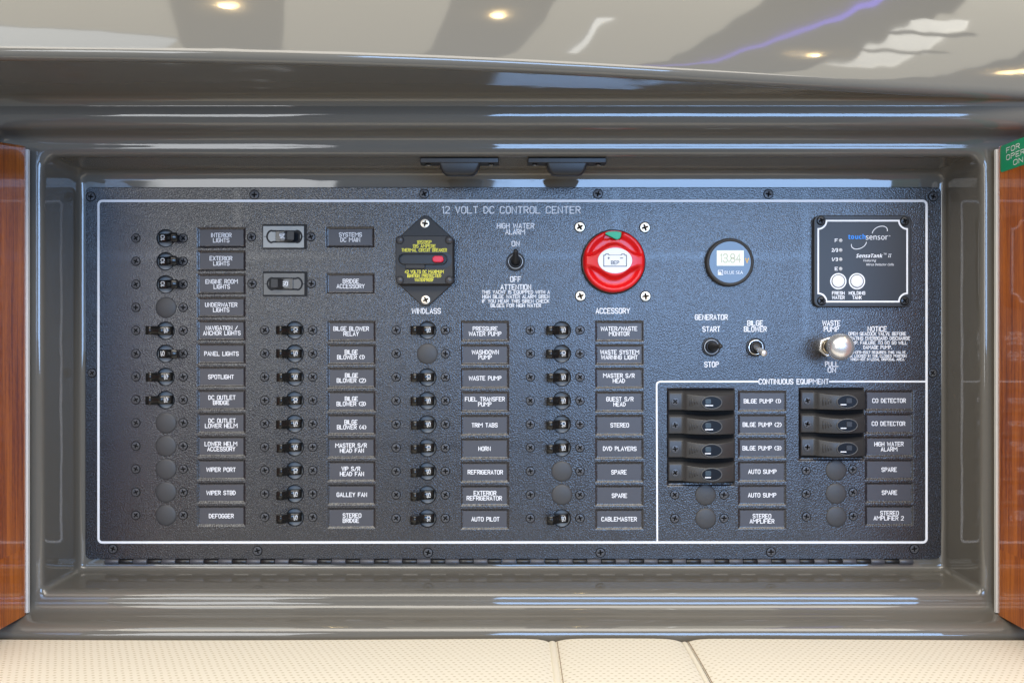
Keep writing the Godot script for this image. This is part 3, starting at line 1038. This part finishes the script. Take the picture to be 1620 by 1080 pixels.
func toggles(root: Node) -> void:
	var spec := [[815.6, 414, Vector3(0, 0.34, 1), "black toggle switch flipped up under HIGH WATER ALARM"], [1125.2, 548.6, Vector3(0.14, 0.03, 1), "black toggle switch between START and STOP"], [1195.2, 549.2, Vector3(0.06, -0.22, 1), "bright metal toggle switch under BILGE BLOWER"]]
	for k in 3:
		var st := tool()
		lathe(st, [[15, 0], [15, 1.6], [14.2, 2.2], [12.6, 2.2], [12.4, 1.4], [12.2, 4], [11.6, 4.5], [9.4, 4.5], [9.2, 3.6], [8.9, 3.6], [8.8, 7.5], [8.2, 8], [7.2, 8], [7.0, 5], [0.01, 5]], 36)
		var b := obj("toggle_switch", done(st), M.black, root, sheet(spec[k][0], spec[k][1]), spec[k][3])
		st = tool()
		lathe(st, [[12.1, 3.9], [11.8, 4.7], [11, 4.9], [10.2, 4.7], [9.9, 4.0]], 36)
		obj("ring", done(st), M.steel if k == 2 else M.ring, b)
		var dir: Vector3 = spec[k][2].normalized()
		var q := Basis(Quaternion(Vector3(0, 0, 1), dir))
		st = tool()
		if k == 2:
			lathe(st, [[3.6, 4], [3.8, 12], [4.6, 26], [5.4, 38], [5.3, 42], [4.0, 44.5], [0.01, 45.2]], 20, Vector3.ZERO, q)
		else:
			lathe(st, [[7, 4], [6.8, 10], [5.6, 16], [4.6, 22], [3.9, 32], [3.8, 40], [3.0, 43], [0.01, 44]], 20, Vector3.ZERO, q)
		obj("bat", done(st), M.chrome if k == 2 else M.black_satin, b)

func battery_switch(root: Node) -> void:
	var st := tool()
	lathe(st, [[51, 0], [51, 4], [50, 5], [46, 5]], 64)
	var b := obj("battery_switch", done(st), M.black, root, sheet(970, 414.4), "red round battery switch knob with a white oval badge above ACCESSORY")
	st = tool()
	var rows := []
	var radii := [[48.6, 4.0], [48.8, 8], [48.6, 14], [47.6, 17], [46, 18.6], [44, 19]]
	for q in range(28): radii.append([42.5 - q * 1.55, -1.0])
	radii.append([0.02, -1.0])
	for q in radii:
		var row := PackedVector3Array()
		for k in 120:
			var p: Vector2 = Vector2.from_angle(TAU * k / 120) * q[0]
			var z: float = q[1] if q[1] > 0 else 19.0 - 5.5 * smoothstep(44.0, 36.0, q[0])
			var ax := absf(p.x)
			var half := 7.0 + 17.0 * exp(-pow(ax / 24.0, 2.4))
			var ridge := smoothstep(half + 5.5, half - 1.0, absf(p.y)) * smoothstep(47.0, 44.5, ax)
			z = lerpf(z, maxf(z, 27.5 - 5.5 * pow(ax / 46.0, 2)), ridge if q[0] < 47 else 0.0)
			if p.y > 34.5 and absf(p.x + 2 - (p.y - 40) * 0.4) < 13.5 and q[0] > 34:
				z = minf(z, 8.0)
			row.append(Vector3(p.x, p.y, z))
		rows.append(row)
	grid(st, rows, true)
	obj("knob", done(st), M.red, b)
	st = tool()
	prism(st, PackedVector2Array([Vector2(4, 33.4), Vector2(9, 35.5), Vector2(11, 39), Vector2(11.5, 45.6), Vector2(3, 47), Vector2(-8, 46.4), Vector2(-16, 44), Vector2(-6, 38.6)]), 7, 15.5, 1.0)
	obj("indicator", done(st), M.green, b)
	st = tool()
	prism(st, ellipse(26.6, 19.8, 48), 25.5, 28.4, 0.6)
	obj("badge", done(st), M.white, b)
	st = tool(-1)
	ribbon(st, PackedVector2Array([Vector2(-9, 8.4), Vector2(-10.5, 9.8), Vector2(-14.5, 9.8), Vector2(-15.5, 8), Vector2(-17.6, 8), Vector2(-17.6, -9), Vector2(17.6, -9), Vector2(17.6, 8), Vector2(15.5, 8), Vector2(14.5, 9.8), Vector2(10.5, 9.8), Vector2(9, 8.4)]), 1.3, 28.6)
	ribbon(st, PackedVector2Array([Vector2(-9, 8.4), Vector2(9, 8.4)]), 0.6, 28.6)
	letters(st, "+", Vector2(-10, 3.6), 4.5, 1.2, 0.0, 0.9, 28.62)
	letters(st, "-", Vector2(10, 3.6), 4.5, 1.2, 4.0, 0.9, 28.62)
	letters(st, "BEP", Vector2(0, -3.4), 5.0, 1.0, 12.0, 0.9, 28.62)
	obj("badge_print", done(st), M.black, b)
	for p in [[917.4, 359.2], [1020.4, 359.8], [918.4, 468.2], [1021.4, 468.6]]: screw(root, sheet(p[0], p[1]), 8.3, M.brassy, 2.0)

func voltmeter(root: Node) -> void:
	var st := tool()
	lathe(st, [[38, 0], [38, 7], [37.2, 9.4], [35.2, 10.6], [33.4, 10.2], [32.8, 9]], 56)
	var b := obj("voltmeter", done(st), M.rubber, root, sheet(1153.2, 415.4), "round digital voltmeter with a lit white display")
	st = tool()
	prism(st, ellipse(33, 33, 56), 7, 9.2, 0.4)
	obj("face", done(st), M.glass, b)
	st = tool(-1)
	prism(st, rect(42.5, 24), 9.2, 9.6, 0.0, Vector2(0.2, 6.4))
	obj("display", done(st), M.lcd, b)
	st = tool(-1)
	letters(st, "13.84", Vector2(0.5, 6.2), 13.0, 2.2, 31, 0.9, 9.75)
	obj("digits", done(st), M.lcd_ink, b)
	lettering(b, [["V", 26.6, 2.6, 6.5, 1.6, 4.4]], M.amber, Vector3(0, 0, 9.4))
	obj("lettering", font_mesh("BLUE SEA", 29), M.white, b, Vector3(5.6, -16.2, 9.4))
	st = tool(-1)
	ribbon(st, PackedVector2Array([Vector2(-18.8, -12.8), Vector2(-11.6, -12.8), Vector2(-11.6, -19.8), Vector2(-18.8, -19.8)]), 0.9, 9.4, true)
	prism(st, PackedVector2Array([Vector2(-18.6, -19.6), Vector2(-13.6, -19.6), Vector2(-13.6, -16.6), Vector2(-15.6, -15), Vector2(-18.6, -15.6)]), 9.2, 9.42)
	obj("emblem", done(st), M.white, b)

func tank_monitor(root: Node) -> void:
	var st := tool()
	prism(st, round_rect(154, 144.5, 10, 6), 0, 8, 1.6)
	var b := obj("tank_monitor", done(st), M.black_satin, root, sheet(1362.2, 413.7), "square tank level monitor with two white buttons")
	var r := 13.0; var w := 70.0; var h := 63.6
	var pts := PackedVector2Array()
	for c in 4:
		var cn := Vector2(w * [1, 1, -1, -1][c], h * [-1, 1, 1, -1][c])
		for k in 9:
			pts.append(cn + Vector2.from_angle(PI / 2 * (c + 2) - PI / 2 * k / 8.0 + (PI / 2 if c % 1 else 0.0)) * r if false else cn + corner(c, k / 8.0) * r)
	st = tool(-1)
	ribbon(st, pts, 2.6, 8.15, true)
	obj("border_line", done(st), M.white, b)
	for p in [[-65.5, 63.5], [66, 62.8], [-64.6, -62.6], [66, -62.6]]: screw(b, Vector3(p[0], p[1], 8), 6.8, M.black, 2.6)
	obj("lettering", font_mesh("touch", 27.5, true), M.blue_print, b, Vector3(-9.2, 38.6, 8.2))
	obj("lettering", font_mesh("sensor", 34.5), M.white, b, Vector3(22.2, 36.9, 8.2))
	obj("lettering", font_mesh("TM", 3.0), M.white, b, Vector3(42, 39.6, 8.2))
	obj("lettering", font_mesh("SensaTank", 41, true, 0.22), M.white, b, Vector3(10.8, 8.6, 8.2))
	obj("lettering", font_mesh("TM", 4.4), M.white, b, Vector3(35.2, 11.4, 8.2))
	obj("lettering", font_mesh("II", 4.6, false, 0.22), M.white, b, Vector3(42.6, 8.8, 8.2))
	obj("lettering", font_mesh("Featuring", 20, false, 0.22), M.white, b, Vector3(11, 0.6, 8.2))
	obj("lettering", font_mesh("Mirus Detector Cells", 43, false, 0.22), M.white, b, Vector3(27.5, -5.2, 8.2))
	st = tool(-1)
	var top := PackedVector2Array(); var low := PackedVector2Array()
	for k in 22:
		var a := lerpf(-25, 158, k / 21.0)
		top.append(Vector2(27, 46) + Vector2(cos(deg_to_rad(a)) * 12.5, sin(deg_to_rad(a)) * 8.2).rotated(0.42))
		low.append(Vector2(-6, 28) + Vector2(cos(deg_to_rad(a + 180)) * 12.5, sin(deg_to_rad(a + 180)) * 8.2).rotated(0.42))
	ribbon(st, top, 1.0, 8.15); ribbon(st, low, 1.0, 8.15)
	obj("emblem", done(st), M.white, b)
	for i in 4:
		var y: float = [32.6, 17.4, 2.9, -12][i]
		lettering(b, [[["F", "2/3", "1/3", "E"][i], 0, 0, 4.6, 1.0, 4.0 if i in [0, 3] else 9.0]], M.white, Vector3(-41.5 if i in [0, 3] else -43.8, y, 8.15))
		st = tool()
		lathe(st, [[2.9, 7.9], [2.7, 8.4], [1.6, 8.8], [0.01, 8.9]], 16)
		obj("indicator", done(st), M.grey_print, b, Vector3(-34.6, y, 0))
	for k in 2:
		var at := Vector3(-38.4 + 29.4 * k, -31.6, 0)
		st = tool()
		lathe(st, [[9.6, 7.9], [9.4, 9.0], [8.6, 9.6], [0.01, 9.8]], 32)
		obj("button", done(st), M.white, b, at)
		st = tool(-1)
		ribbon(st, ellipse(11.8, 11.8, 36), 2.0, 8.2, true)
		obj("button_ring", done(st), M.white, b, at)
		lettering(b, [[["FRESH", "HOLDING"][k], 0, 0, 4.6, 1.0, [19, 25][k]], [["WATER", "TANK"][k], 0, -7, 4.6, 1.0, [19, 14][k]]], M.white, at + Vector3(0, -18.6, 8.2))

func corner(c: int, t: float) -> Vector2:
	# concave corner: from the point before the corner to the point after it, walking counter-clockwise
	var a: Vector2 = [Vector2(-1, 0), Vector2(0, -1), Vector2(1, 0), Vector2(0, 1)][c]
	var b: Vector2 = [Vector2(0, 1), Vector2(-1, 0), Vector2(0, -1), Vector2(1, 0)][c]
	return a * cos(PI / 2 * t) + b * sin(PI / 2 * t)

func pull_knob(root: Node) -> void:
	var st := tool(-1)
	var hex := PackedVector2Array()
	for k in 6: hex.append(Vector2.from_angle(PI / 3 * k + 0.35) * 16)
	prism(st, hex, 0, 9, 1.4)
	var b := obj("pull_knob", done(st), M.chrome, root, sheet(1308.5, 548.2), "chrome mushroom pull knob between WASTE PUMP and PULL ON")
	st = tool()
	var prof := [[12, 9], [12, 14], [10.6, 15]]
	for k in 6:
		prof.append([9.2, 16.0 + k * 3]); prof.append([10.0, 17.5 + k * 3])
	prof.append([9, 36]); prof.append([8, 46])
	lathe(st, prof, 32)
	obj("shaft", done(st), M.brass, b)
	st = tool()
	lathe(st, [[8, 45], [14, 47], [18.4, 51], [20.2, 56], [20.4, 60], [19.6, 64], [17.4, 68], [14, 71], [10, 73], [5, 74.3], [0.01, 74.7]], 48)
	obj("knob_head", done(st), M.chrome, b)

func modules(root: Node) -> void:
	for m in [[1109.2, 635.2, 104.0, 4, 37.4], [1316.2, 633.8, 100.0, 3, 36.8]]:
		var w: float = m[2]
		var st := tool(-1)
		box(st, Vector3(m[0] - 810 - w / 2, 540 - m[1] - (m[3] - 1) * m[4] - 17, -2.4), Vector3(m[0] - 810 + w / 2, 540 - m[1] + 19, -1.2))
		obj("module_backing", done(st), M.grille, root)
		for i in m[3]:
			st = tool()
			var rows := []
			var key := "module%s" % w
			if not meshes.has(key):
				for k in 33:
					var x: float = -w / 2 + w * k / 32.0
					var t: float = k / 32.0
					var z := 3.0
					var bulge := 0.0
					if t > 0.245:
						var u := (t - 0.245) / 0.755
						bulge = sin(PI * clampf(u * 0.92 + 0.06, 0, 1))
						z = 7.0 + 13.0 * bulge
					var ytop := 14.0 - 4.0 * bulge
					var ybot := -13.0
					rows.append(PackedVector3Array([Vector3(x, ybot, -1.3), Vector3(x, ybot, z - 1.2), Vector3(x, ybot + 0.4, z - 0.3), Vector3(x, ybot + 1.4, z), Vector3(x, 0, z + 0.5 * bulge), Vector3(x, ytop - 1.4, z), Vector3(x, ytop - 0.3, z - 0.4), Vector3(x, ytop + 0.4, z - 1.4), Vector3(x, 17.2, 0.5), Vector3(x, 17.4, -1.3)]))
				grid(st, rows)
				for e in [0, 32]:
					var q: PackedVector3Array = rows[e]
					for k in range(1, 9): tri(st, q[0], q[k], q[k + 1])
				meshes[key] = done(st)
			var b := obj("guarded_breaker", meshes[key], M.module, root, sheet(m[0], m[1] + m[4] * i))
			screw(b, Vector3(-w / 2 + 10.5, 0.2, 2.8), 6.6, M.screw, 1.6)
			var ox := 12.5 if w > 102 else 17.0
			st = tool()
			prism(st, ellipse(15.2, 9.2, 40), 15, 20.9, 0.3, Vector2(ox, 0))
			obj("window", done(st), M.pit, b)
			st = tool()
			var ring := []
			for q in [[15.1, 9.1, 20.9], [15.4, 9.4, 21.5], [16.2, 10.2, 21.3], [16.8, 10.8, 20.2]]: ring.append(ring_at(ellipse(q[0], q[1], 40), q[2], Vector2(ox, 0)))
			grid(st, ring, true)
			obj("window_rim", done(st), M.rim, b)
			st = tool()
			var left := w > 102
			prism(st, round_rect(9, 8, 1.5, 3), 20.8, 21.6, 0.4, Vector2(ox + (-5.5 if left else 3.0), 1.5))
			obj("lever", done(st), M.inside if left else M.black_satin, b)
			st = tool(-1)
			ribbon(st, PackedVector2Array([Vector2(ox - 10, -4.6), Vector2(ox + (1.5 if left and i < 2 else -2.0), -4.6)]), 1.5, 21.1)
			obj("lever_mark", done(st), M.white, b)
			for k in 4:
				st = tool()
				var hh: float = [6.8, 5.8, 4.4, 2.8][k]
				var bx := -w / 2 + 32.0 + k * 3.6
				lathe(st, [[0.01, -hh], [0.8, -hh + 0.6], [1.2, 0], [0.8, hh - 0.6], [0.01, hh]], 12, Vector3(bx, 0, 7.0 + 13.0 * sin(PI * (((bx + w / 2) / w - 0.245) / 0.755 * 0.92 + 0.06)) + 0.2), Basis(Vector3.RIGHT, PI / 2))
				obj("grip_rib", done(st), M.module, b)
